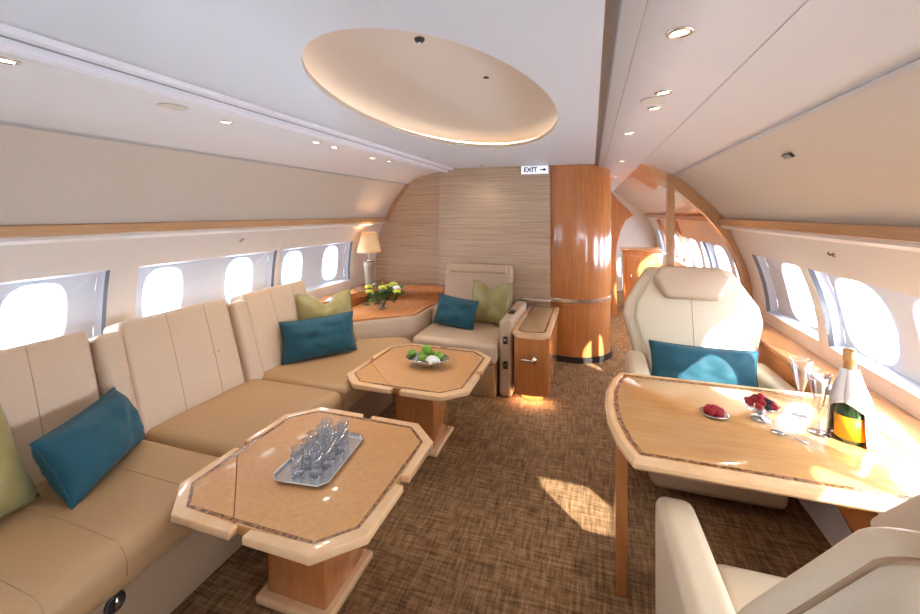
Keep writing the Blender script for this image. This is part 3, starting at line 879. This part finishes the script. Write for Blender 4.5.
# ------------------------------------------------------------------ club chairs at the table
def club_chair():
    t = thing('club_chair', 'ivory leather club chair facing us across the dining table with teal cushion', 'chair', (.605, 2.65, 0), 0, 'club chairs at the dining table')
    ol = [(-.26, 0), (.26, 0), (.40, .50), (.385, .60), (.245, .83), (-.245, .83), (-.385, .60), (-.40, .50)]
    ol = chaikin([p for a, b in zip(ol, ol[1:]+ol[:1]) for p in (a, (a[0]*.8+b[0]*.2, a[1]*.8+b[1]*.2), (a[0]*.2+b[0]*.8, a[1]*.2+b[1]*.8))], 2)
    u = Vector((0, .22, .79)).normalized(); org = Vector((0, .19, .33)); nn = Vector((1, 0, 0)).cross(u)
    g = G(); slab(g, ol, .10, .035, mxf(org, (1, 0, 0), u)); sh = obj('backrest', g, M['white_leather'], t)
    cx, cy = 0, .42
    fo = [((p[0]-cx)*.84, cy+(p[1]-cy)*.90) for p in ol]
    g = G(); slab(g, fo, .05, .022, mxf(org+nn*.05, (1, 0, 0), u), 0, .012)
    tube(g, [mxf(org+nn*(.05+.025), (1, 0, 0), u) @ Vector((0, .05+.08*k, .0135-.007*abs(k-4.5)/4.5)) for k in range(9)], .0022, mat=1, n=6)
    obj('back_cushion', g, [M['white_leather'], M['seam']], t)
    # rear shell panel with piping
    ro = [((p[0]-cx)*.86, cy+(p[1]-cy)*.88) for p in ol]
    g = G(); slab(g, ro, .03, .012, mxf(org-nn*.045, (1, 0, 0), u)); obj('rear_panel', g, M['white_leather'], sh)
    g = G(); tube(g, [mxf(org-nn*.058, (1, 0, 0), u) @ Vector((p[0], p[1], 0)) for p in [((q[0])*1.0, cy+(q[1]-cy)*1.0) for q in ro]], .006, closed=True, n=8); obj('piping', g, M['seam'], sh)
    g = G(); tube(g, [mxf(org-nn*.012, (1, 0, 0), u) @ Vector((p[0], p[1], 0)) for p in ol], .0042, closed=True, n=8); obj('piping', g, M['seam'], sh)
    HP = [(-.15, -.11), (.15, -.11), (.225, .03), (.17, .10), (-.17, .10), (-.225, .03)]
    ho = chaikin([p for a, b in zip(HP, HP[1:]+HP[:1]) for p in (a, (a[0]*.75+b[0]*.25, a[1]*.75+b[1]*.25), (a[0]*.25+b[0]*.75, a[1]*.25+b[1]*.75))], 2)
    g = G(); slab(g, ho, .075, .03, mxf(org+u*.725+nn*.10, (1, 0, 0), u), 0, .008); obj('headrest', g, M['leather'], t)
    g = G(); pad(g, (.55, .56, .16), .05, mxf((0, -.06, .385), (1, 0, 0), (0, 1, 0)), .015, m=6); obj('seat_cushion', g, M['white_leather'], t)
    g = G(); pad(g, (.62, .56, .26), .05, mxf((0, -.02, .175), (1, 0, 0), (0, 1, 0)), 0, m=5); obj('base', g, M['leather'], t)
    for s in (-1, 1):
        def fn(q, s=s):
            f = (q.y+.31)/.62
            q.z -= .008*max(0, 1-f*2.2)**2
            q.x += -s*.02*f
            return q
        g = G(); pad(g, (.112, .62, .42), .034, mxf((s*.352, -.07, .398), (1, 0, 0), (0, 1, 0)), 0, fn=fn, m=6); obj('armrest', g, M['white_leather'], t)
    return t
cc = club_chair()
nc = dup(cc, (.60, 1.075, 0), PI, 'ivory club chair with its back to us, cut off at the bottom right corner')
for ch in nc.children:
    if ch.name.split('.')[0] in ('backrest', 'back_cushion', 'headrest'): ch.location.z -= .055   # this back is set lower
    if ch.name.split('.')[0] == 'headrest': ch.location.z -= .015; ch.location.x -= .03

# ------------------------------------------------------------------ cushions
def throw(label, w, h, t, org, right, up, mat, seed, chop=0, group=None):
    """org: middle of the bottom edge"""
    r = Vector(right).normalized(); u = Vector(up); u = (u-r*u.dot(r)).normalized()
    c = Vector(org)+u*h/2
    base = Vector((c.x, c.y, org[2])); mx = Matrix.Translation(-base) @ mxf(c, right, up)
    o = thing('cushion', label, 'cushion', base, 0, group)
    g = G(); cushion(g, w, h, t, mx, seed, chop); obj('cover', g, M[mat], o, weld=1e-4)
    g = G(); cushion_piping(g, w, h, mx, chop, 0); obj('piping', g, M[mat], o)
GT, GO = 'teal cushions', 'olive cushions'
throw('teal velvet cushion on the sofa nearest us, leaning by the olive one', .47, .27, .19, (-1.85, 1.145, .462), (-.50, .86, 0), (-.42, -.12, .85), 'teal', 1, 0, GT)
throw('olive silk cushion at the left photo edge beside the nearest teal one', .47, .47, .18, (-1.86, .715, .468), (-.22, .97, .0), (-.42, 0, .9), 'olive', 2, .16, GO)
throw('wide teal cushion on the far end of the sofa before a green cushion', .53, .285, .17, (-1.86, 2.50, .460), (.62, .78, 0.02), (-.2, .16, .95), 'teal', 3, 0, GT)
throw('olive cushion with dented top behind the wide teal one on the sofa', .44, .43, .13, (-1.93, 2.70, .462), (.55, .83, 0), (-.22, .18, .95), 'olive', 4, .20, GO)
throw('teal cushion on the armchair seat against the striped wall', .40, .27, .17, (-1.19, 3.47, .474), (.97, -.12, -.10), (.06, .30, .95), 'teal', 5, 0, GT)
throw('olive cushion with pointed corner propped at the right of the armchair', .42, .40, .13, (-.92, 3.66, .474), (.97, -.22, 0), (.03, .34, .92), 'olive', 6, .18, GO)
throw('teal cushion on the club chair behind the dining table', .56, .27, .15, (.60, 2.60, .472), (1, 0.0, -.02), (0, .26, .95), 'teal', 8, 0, GT)

# ------------------------------------------------------------------ table lamp
lm = thing('table_lamp', 'table lamp with cream shade and tapered grey base in the corner', 'lamp', (-2.22, 3.78, .716))
g = G(); lathe(g, [(.036, 0), (.038, .008), (.034, .016), (.056, .23), (.06, .27), (.054, .28), (.0, .28)], n=24); obj('base', g, M['stone'], lm)
g = G(); lathe(g, [(.026, .28), (.024, .295), (.012, .305), (.012, .37), (.004, .39), (0, .39)], n=20); obj('stem', g, M['chrome'], lm)
g = G(); prof = [(.125, .375), (.118, .42), (.092, .53), (.078, .585)]
lathe(g, prof+[(r-.003, z) for r, z in prof[::-1]]+[prof[0]], n=40); obj('lamp_shade', g, M['shade'], lm)
light('lamp_bulb', 'POINT', (0, 0, .47), 6, (1, .74, .46), lm, .03)

# ------------------------------------------------------------------ flowers
vz = setp(None or bpy.data.objects.new('vase', None), 'small clear glass vase on the corner cabinet', 'vase'); COL.objects.link(vz); vz.location = (-1.86, 3.40, .606)
g = G(); lathe(g, [(0, 0), (.04, 0), (.045, .01), (.04, .06), (.05, .10), (.047, .10), (.037, .06), (.041, .012), (0, .008)], n=28); obj('glass_body', g, M['glass'], vz)
bq = thing('bouquet', 'bouquet of lime flowers and dark leaves in the glass vase', 'flowers', (-1.86, 3.40, .62))
rnd = random.Random(3); heads = []
for k in range(13):
    a = rnd.uniform(0, 2*PI); r = rnd.uniform(.03, .15); z = .21-.5*r+rnd.uniform(-.03, .04)
    p = Vector((r*math.cos(a)*1.1, r*math.sin(a)*1.1, z)); heads.append(p)
    g = G(); tube(g, [(p.x*.12, p.y*.12, .0), (p.x*.35, p.y*.35, .08), tuple(p)], .0025, n=6); obj('stem', g, M['leaf'], bq)
for k, p in enumerate(heads[:8]):
    g = G()
    for q in range(14):
        a = q*2.4; el = .2+1.3*q/14; rr = .026*math.cos(el*.9)+.004
        c = p+Vector((rr*math.cos(a), rr*math.sin(a), .012+.016*math.sin(el)))
        d = Vector((math.cos(a), math.sin(a), .6+el)).normalized()
        lathe(g, [(0, -.004), (.011, 0), (.016, .004), (.010, .010), (0, .011)], n=8, mx=mxf(c, d.orthogonal(), d.cross(d.orthogonal())))
    obj('bloom', g, M['petal_lime'] if k % 4 != 3 else M['petal_white'], bq)
g = G()
for k in range(100):
    p = heads[k % 13]*rnd.uniform(.6, 1.12)+Vector((rnd.uniform(-.035, .035), rnd.uniform(-.035, .035), rnd.uniform(-.05, .03)))
    d = Vector((rnd.uniform(-1, 1), rnd.uniform(-1, 1), rnd.uniform(-.3, .8))).normalized(); s = d.orthogonal().normalized()
    L = rnd.uniform(.035, .065); W = L*.34; n = s.cross(d)
    rows = [(0, .1), (.25, .8), (.5, 1), (.75, .7), (1, .05)]
    vs = []
    for f, w in rows:
        c = p+d*(f*L)+n*(.25*L*f*f); vs += [c-s*W*w, c+n*(.12*W), c+s*W*w]
    g.add(vs, [(3*i+j, 3*i+j+1, 3*i+j+4, 3*i+j+3) for i in range(4) for j in range(2)], 0)
fo = obj('leaves', g, M['leaf'], bq, weld=0); fo['kind'] = 'stuff'

# ------------------------------------------------------------------ bowl of apples
ab = (-1.02, 2.47, .5005)
g = G(); lathe(g, [(0, 0), (.04, 0), (.045, .006), (.075, .022), (.115, .058), (.112, .060), (.072, .027), (0, .012)], n=36, sx=1.15, sy=.92, rfn=lambda a, z: 1+.12*(z/.06)*math.cos(2*a))
setp(obj('fruit_bowl', g, M['silver'], loc=ab, rotz=.1), 'boat shaped silver bowl of apples on the farther coffee table', 'bowl')
ap = thing('apple', 'green apple in the silver bowl', 'apple', (ab[0]-.05, ab[1]+.025, ab[2]+.028), 0, 'green apples in the bowl')
g = G(); lathe(g, [(0, .003), (.014, 0), (.025, .011), (.031, .030), (.0275, .048), (.015, .056), (.006, .052), (0, .047)], n=24); obj('flesh', g, M['apple'], ap)
g = G(); tube(g, [(0, 0, .047), (.001, .001, .057), (.004, .002, .064)], .0015, n=6); obj('stalk', g, M['seam'], ap)
for dx, dy, dz, lb in ((.014, .038, .030, 'green apple at the back of the silver bowl, middle'), (.074, .022, .034, 'green apple at the back right of the silver bowl'), (-.104, -.012, .044, 'green apple at the left tip of the silver bowl'), (-.022, -.034, .030, 'green apple at the front of the silver bowl beside the white flower'), (-.008, .006, .079, 'green apple on top of the others in the silver bowl')):
    dup(ap, (ab[0]+dx, ab[1]+dy, ab[2]+dz), dx*40, lb)
ap['label'] = 'green apple at the back left of the silver bowl'
fl = thing('white_flower', 'white flower head at the front right of the apple bowl', 'flower', (ab[0]+.05, ab[1]-.04, ab[2]+.052))
g = G(); lathe(g, [(0, -.012), (.012, -.008), (.016, .008), (0, .016)], n=16); obj('flower_head', g, M['petal_lime'], fl)
for q in range(18):
    a = q*2.4; el = q/18; g = G(); rr = .034*(1-el)+.006
    d = Vector((math.cos(a)*(1-el), math.sin(a)*(1-el), .35+el*1.3)).normalized()
    lathe(g, [(0, -.003), (.012, 0), (.017, .004), (.012, .007), (0, .006)], n=10, mx=mxf(Vector((rr*math.cos(a), rr*math.sin(a), .006+.02*el)), d.orthogonal(), d.cross(d.orthogonal()))); obj('petal', g, M['petal_white'], fl)

# ------------------------------------------------------------------ tray with tumblers
ty = thing('serving_tray', 'bright silver tray with cut corners under the glasses', 'tray', (-1.045, 1.41, .5014), math.radians(6))
hx, hy, c = .115, .18, .03
tp = [(-hx+c, -hy), (hx-c, -hy), (hx, -hy+c), (hx, hy-c), (hx-c, hy), (-hx+c, hy), (-hx, hy-c), (-hx, -hy+c)]
g = G(); prism(g, inset(tp, .012), 0, .004); obj('plate', g, M['silver'], ty)
lo = [(p, .0) for p in inset(tp, .012)]; g = G(); n = 8; R = [(inset(tp, .014), .002), (inset(tp, .004), .014), (tp, .013), (inset(tp, .008), .001)]
vs = [(*p, z) for poly, z in R for p in poly]
g.add(vs, [(i*n+k, i*n+(k+1) % n, ((i+1) % 4)*n+(k+1) % n, ((i+1) % 4)*n+k) for i in range(4) for k in range(n)], 0, None, False); obj('rim', g, M['silver'], ty)
tg = thing('tumbler', 'clear cut tumbler', 'glass', (0, 0, 0), 0, 'tumblers on the silver tray')
g = G(); lathe(g, [(0, 0), (.021, 0), (.0225, .003), (.0245, .095), (.0232, .095), (.0208, .014), (0, .011)], n=24, rfn=lambda a, z: 1+(.025*math.cos(12*a) if z < .05 else 0)); obj('glass_body', g, M['glass'], tg)
g = G(); lathe(g, [(.0, .0105), (.020, .0112), (.0206, .0135), (0, .013)], n=20); obj('base_disc', g, M['silver'], tg)
col = ['left', 'right']
rows = ['nearest us', 'second from our end', 'in the middle', 'second from the far end', 'at the far end']
first = True; ca, sa = math.cos(math.radians(6)), math.sin(math.radians(6))
for i in range(2):
    for j in range(5):
        lx, ly = -.038+.072*i+(.006 if j % 2 else -.004), -.108+.054*j+.012*i
        loc = (-1.045+lx*ca-ly*sa, 1.41+lx*sa+ly*ca, .506)
        lb = 'clear tumbler on the silver tray, %s column, %s' % (['sofa side', 'aisle side'][i], rows[j])
        if first: tg.location = loc; tg['label'] = lb; first = False
        else: dup(tg, loc, .3*j, lb)

# ------------------------------------------------------------------ things on the dining table
TT = TZ+.0012
bt = thing('champagne_bottle', 'green champagne bottle with orange label and gold foil neck', 'bottle', (.845, 1.745, TT))
g = G(); lathe(g, [(0, .008), (.03, 0), (.041, .004), (.0435, .02), (.0435, .135), (.040, .155), (.026, .195), (.0175, .225), (.0155, .25), (.0155, .285), (0, .285)], n=36); obj('glass_body', g, M['green_glass'], bt)
g = G(); lathe(g, [(.0215, .213), (.0182, .232), (.0165, .25), (.0165, .268), (.019, .274), (.019, .282), (.018, .305), (.014, .312), (0, .313)], n=28, rfn=lambda a, z: 1+.02*math.sin(a*9+z*200)); obj('foil', g, M['gold'], bt)
g = G(); a0 = math.radians(243-62); a1 = math.radians(243+62)
lathe(g, [(.0438, .014), (.0444, .014), (.0444, .090), (.0438, .090)], n=24, a0=a0, a1=a1); obj('bottle_label', g, M['label'], bt)
# linen napkin wrapped round the bottle
nk = thing('napkin', 'white linen napkin draped round the champagne bottle', 'napkin', (.845, 1.745, TT))
g = G(); vs, fs = [], []; NA, NZ = 44, 16
rd = random.Random(5)
for side in (0, 1):
    for i in range(NA+1):
        f = i/NA
        for j in range(NZ+1):
            q = j/NZ; z = .0015+(.246-.0015)*q
            # closed round the shoulders, opening at the front below
            op = math.radians(2+116*max(0, min(1, (.56-q)/.10)))
            c0 = math.radians(228); aa = c0+op/2+(2*PI-op)*f
            rb = .047 if z < .14 else .047-(z-.14)*(.026/.106)
            flare = .026*max(0, 1-z/.2)*(.25+.75*math.exp(-((f-.22)/.2)**2))
            r = rb+flare+(.003+.007*(1-z/.26))*(1+math.sin(aa*7+z*14))*.5-side*.0018
            vs.append((r*math.cos(aa), r*math.sin(aa), z))
K = (NA+1)*(NZ+1)
for i in range(NA):
    for j in range(NZ):
        q = i*(NZ+1)+j; fs += [(q, q+NZ+1, q+NZ+2, q+1), (K+q, K+q+1, K+q+NZ+2, K+q+NZ+1)]
for j in range(NZ):
    for i in (0, NA):
        q = i*(NZ+1)+j; fs.append((q, q+1, K+q+1, K+q))
for i in range(NA):
    for j in (0, NZ):
        q = i*(NZ+1)+j; fs.append((q, q+NZ+1, K+q+NZ+1, K+q))
g.add(vs, fs, 0); obj('cloth', g, M['napkin'], nk)
# flutes
ft = thing('champagne_flute', 'empty champagne flute', 'glass', (0.772, 1.908, TT), 0, 'champagne flutes on the dining table')
g = G(); lathe(g, [(0, .088), (.007, .088), (.012, .10), (.020, .135), (.028, .175), (.035, .213), (.0342, .213), (.027, .175), (.019, .136), (.0105, .102), (0, .094)], n=32); obj('bowl', g, M['flute'], ft)
g = G(); lathe(g, [(.0045, .008), (.0036, .03), (.0036, .07), (.006, .089)], n=14); obj('stem', g, M['flute'], ft)
g = G(); lathe(g, [(0, 0), (.032, 0), (.033, .002), (.012, .005), (.0045, .009), (0, .009)], n=28); obj('foot', g, M['flute'], ft)
ft['label'] = 'empty champagne flute farther from us, by the chair armrest and window ledge'
dup(ft, (0.766, 1.763, TT), 0, 'empty champagne flute nearer to us, just before the champagne bottle')
# berry bowl and saucer
bw = thing('berry_bowl', 'footed clear glass bowl heaped with raspberries', 'bowl', (.61, 1.82, TT))
g = G(); lathe(g, [(0, .026), (.034, .028), (.054, .044), (.063, .06), (.061, .06), (.051, .045), (.031, .032), (0, .030)], n=32); obj('glass_body', g, M['glass'], bw)
g = G(); lathe(g, [(0, 0), (.034, 0), (.034, .003), (.008, .008), (.007, .024), (.015, .028), (0, .028)], n=28); obj('foot', g, M['silver'], bw)
sc = thing('saucer', 'small round silver saucer of berries left on the dining table', 'saucer', (.45, 1.80, TT))
g = G(); lathe(g, [(0, 0), (.028, 0), (.034, .003), (.048, .008), (.048, .0095), (.033, .0055), (0, .003)], n=32); obj('dish', g, M['silver'], sc)
g = G(); lathe(g, [(.046, .008), (.049, .0078), (.049, .0105), (.046, .0105)], n=32); obj('rim', g, M['chrome'], sc)
def berry_mesh(r, m, name):
    g = G(); k = 0
    for i in range(34):
        z = 1-2*(i+.5)/34; rr = math.sqrt(1-z*z); a = i*2.39996
        c = Vector((rr*math.cos(a), rr*math.sin(a), z*1.05))*r*.78
        t = bmesh.new(); bmesh.ops.create_icosphere(t, subdivisions=1, radius=r*.30)
        t.verts.index_update(); g.add([v.co+c for v in t.verts], [[v.index for v in f.verts] for f in t.faces]); t.free()
    return obj(name, g, m, weld=0)
rb0 = berry_mesh(.0125, M['rasp'], 'raspberry'); bb0 = berry_mesh(.0125, M['black'], 'blackberry')
spots = []
bx, by, bz = .61, 1.82, TT
for k in range(8): spots.append((bx+.041*math.cos(k*PI/4+.3), by+.041*math.sin(k*PI/4+.3), bz+.058))
for k in range(5): spots.append((bx+.021*math.cos(k*PI/2.5+.8), by+.021*math.sin(k*PI/2.5+.8), bz+.070))
spots.append((bx, by, bz+.084))
names = ['heaped rim', 'crown']
bn = 0
for k, p in enumerate(spots):
    blk = k in (6, 9, 12); src = bb0 if blk else rb0
    kind = 'blackberry' if blk else 'raspberry'
    o = src if (src.get('label') is None) else src.copy()
    if o is not src: COL.objects.link(o)
    o.location = p; o.rotation_euler = (k*.7, k*.4, k)
    setp(o, ('dark blackberry among the raspberries in the footed glass bowl' if blk else ('red raspberry in the lower ring of the footed glass bowl' if k < 8 else 'red raspberry on top of the heap in the footed glass bowl')), 'berry', ('blackberries in the footed bowl' if blk else ('raspberries in the lower ring of the bowl' if k < 8 else 'raspberries on top of the bowl')))
for k in range(7):
    a = k*2*PI/6; r = .024 if k < 6 else 0
    o = rb0.copy(); COL.objects.link(o); o.location = (.45+r*math.cos(a), 1.80+r*math.sin(a), TT+.018+(.010 if k == 6 else 0)); o.rotation_euler = (k, k*.5, 0)
    setp(o, 'red raspberry on the small silver saucer' if k < 6 else 'red raspberry on top of the small heap on the silver saucer', 'berry', 'raspberries on the saucer' if k < 6 else 'top raspberry on the saucer')
# spoon
sp = thing('spoon', 'small silver spoon lying before the footed berry bowl', 'spoon', (.625, 1.715, TT), math.radians(-35))
g = G(); lathe(g, [(0, .001), (.008, .0015), (.013, .005), (.0135, .006), (.008, .003), (0, .0025)], n=20, sx=1.5, sy=1); obj('spoon_bowl', g, M['silver'], sp)
g = G(); tube(g, [(.018, 0, .005), (.04, 0, .006), (.085, 0, .002)], [.002, .0018, .003], n=8); obj('handle', g, M['silver'], sp)

# far cabinet beyond the partition
fc = thing('low_cabinet', 'orange wood cabinet in the far cabin beyond the partition', 'cabinet', (.74, 6.9, 0))
g = G(); box(g, -.28, .26, -.3, .3, 0, .92, .01); obj('body', g, M['wood'], fc)
g = G(); box(g, -.30, .27, -.32, .31, .92, .95, .008); obj('top', g, M['woodh'], fc)
g = G(); box(g, -.24, .22, -.312, -.30, .1, .86, .004); dr = obj('door', g, M['wood'], fc)
g = G(); tube(g, [(-.18, -.312, .5), (-.18, -.33, .5), (-.18, -.33, .6), (-.18, -.312, .6)], .006); obj('handle', g, M['chrome'], dr)

# ------------------------------------------------------------------ light
w = bpy.data.worlds.new('sky'); SC.world = w; w.use_nodes = True; nt = w.node_tree
bg = nt.nodes['Background']
tc = nt.nodes.new('ShaderNodeTexCoord'); sx = nt.nodes.new('ShaderNodeSeparateXYZ'); nt.links.new(tc.outputs['Generated'], sx.inputs[0])
r = nt.nodes.new('ShaderNodeValToRGB'); r.color_ramp.elements[0].position = .35; r.color_ramp.elements[0].color = (.70, .82, 1, 1); r.color_ramp.elements[1].position = .75; r.color_ramp.elements[1].color = (.84, .92, 1, 1)
mp = nt.nodes.new('ShaderNodeMapRange'); mp.inputs['From Min'].default_value = -1; nt.links.new(sx.outputs['Z'], mp.inputs['Value']); nt.links.new(mp.outputs[0], r.inputs['Fac'])
nt.links.new(r.outputs[0], bg.inputs['Color']); bg.inputs['Strength'].default_value = 23.0
sl = bpy.data.lights.new('sun', 'SUN'); sl.energy = 22; sl.angle = math.radians(.8); sl.color = (1, .95, .86)
so = bpy.data.objects.new('sun', sl); COL.objects.link(so); so.location = (4, 1, 4)
d = Vector((1, -1.08, .79)); so.rotation_euler = d.to_track_quat('Z', 'Y').to_euler()

# ------------------------------------------------------------------ camera
cd = bpy.data.cameras.new('camera'); cam = bpy.data.objects.new('camera', cd); COL.objects.link(cam); SC.camera = cam
F, VX, VY = 408.0, 591.5, 213.0
cd.sensor_width = 36; cd.lens = 36*F/920; cd.shift_y = -(307-VY)/920; cd.clip_start = .02; cd.clip_end = 100
cam.location = (0, 0, 1.5); cam.rotation_euler = (PI/2, 0, math.atan((VX-460)/F))

SC.view_settings.view_transform = 'Standard'; SC.view_settings.look = 'None'; SC.view_settings.gamma = 1
SC.view_settings.exposure = 0
try:
    SC.cycles.use_denoising = True; SC.cycles.max_bounces = 10; SC.cycles.transparent_max_bounces = 24; SC.cycles.sample_clamp_indirect = 8
    SC.cycles.diffuse_bounces = 7; SC.cycles.caustics_reflective = False; SC.cycles.caustics_refractive = False
except Exception: pass
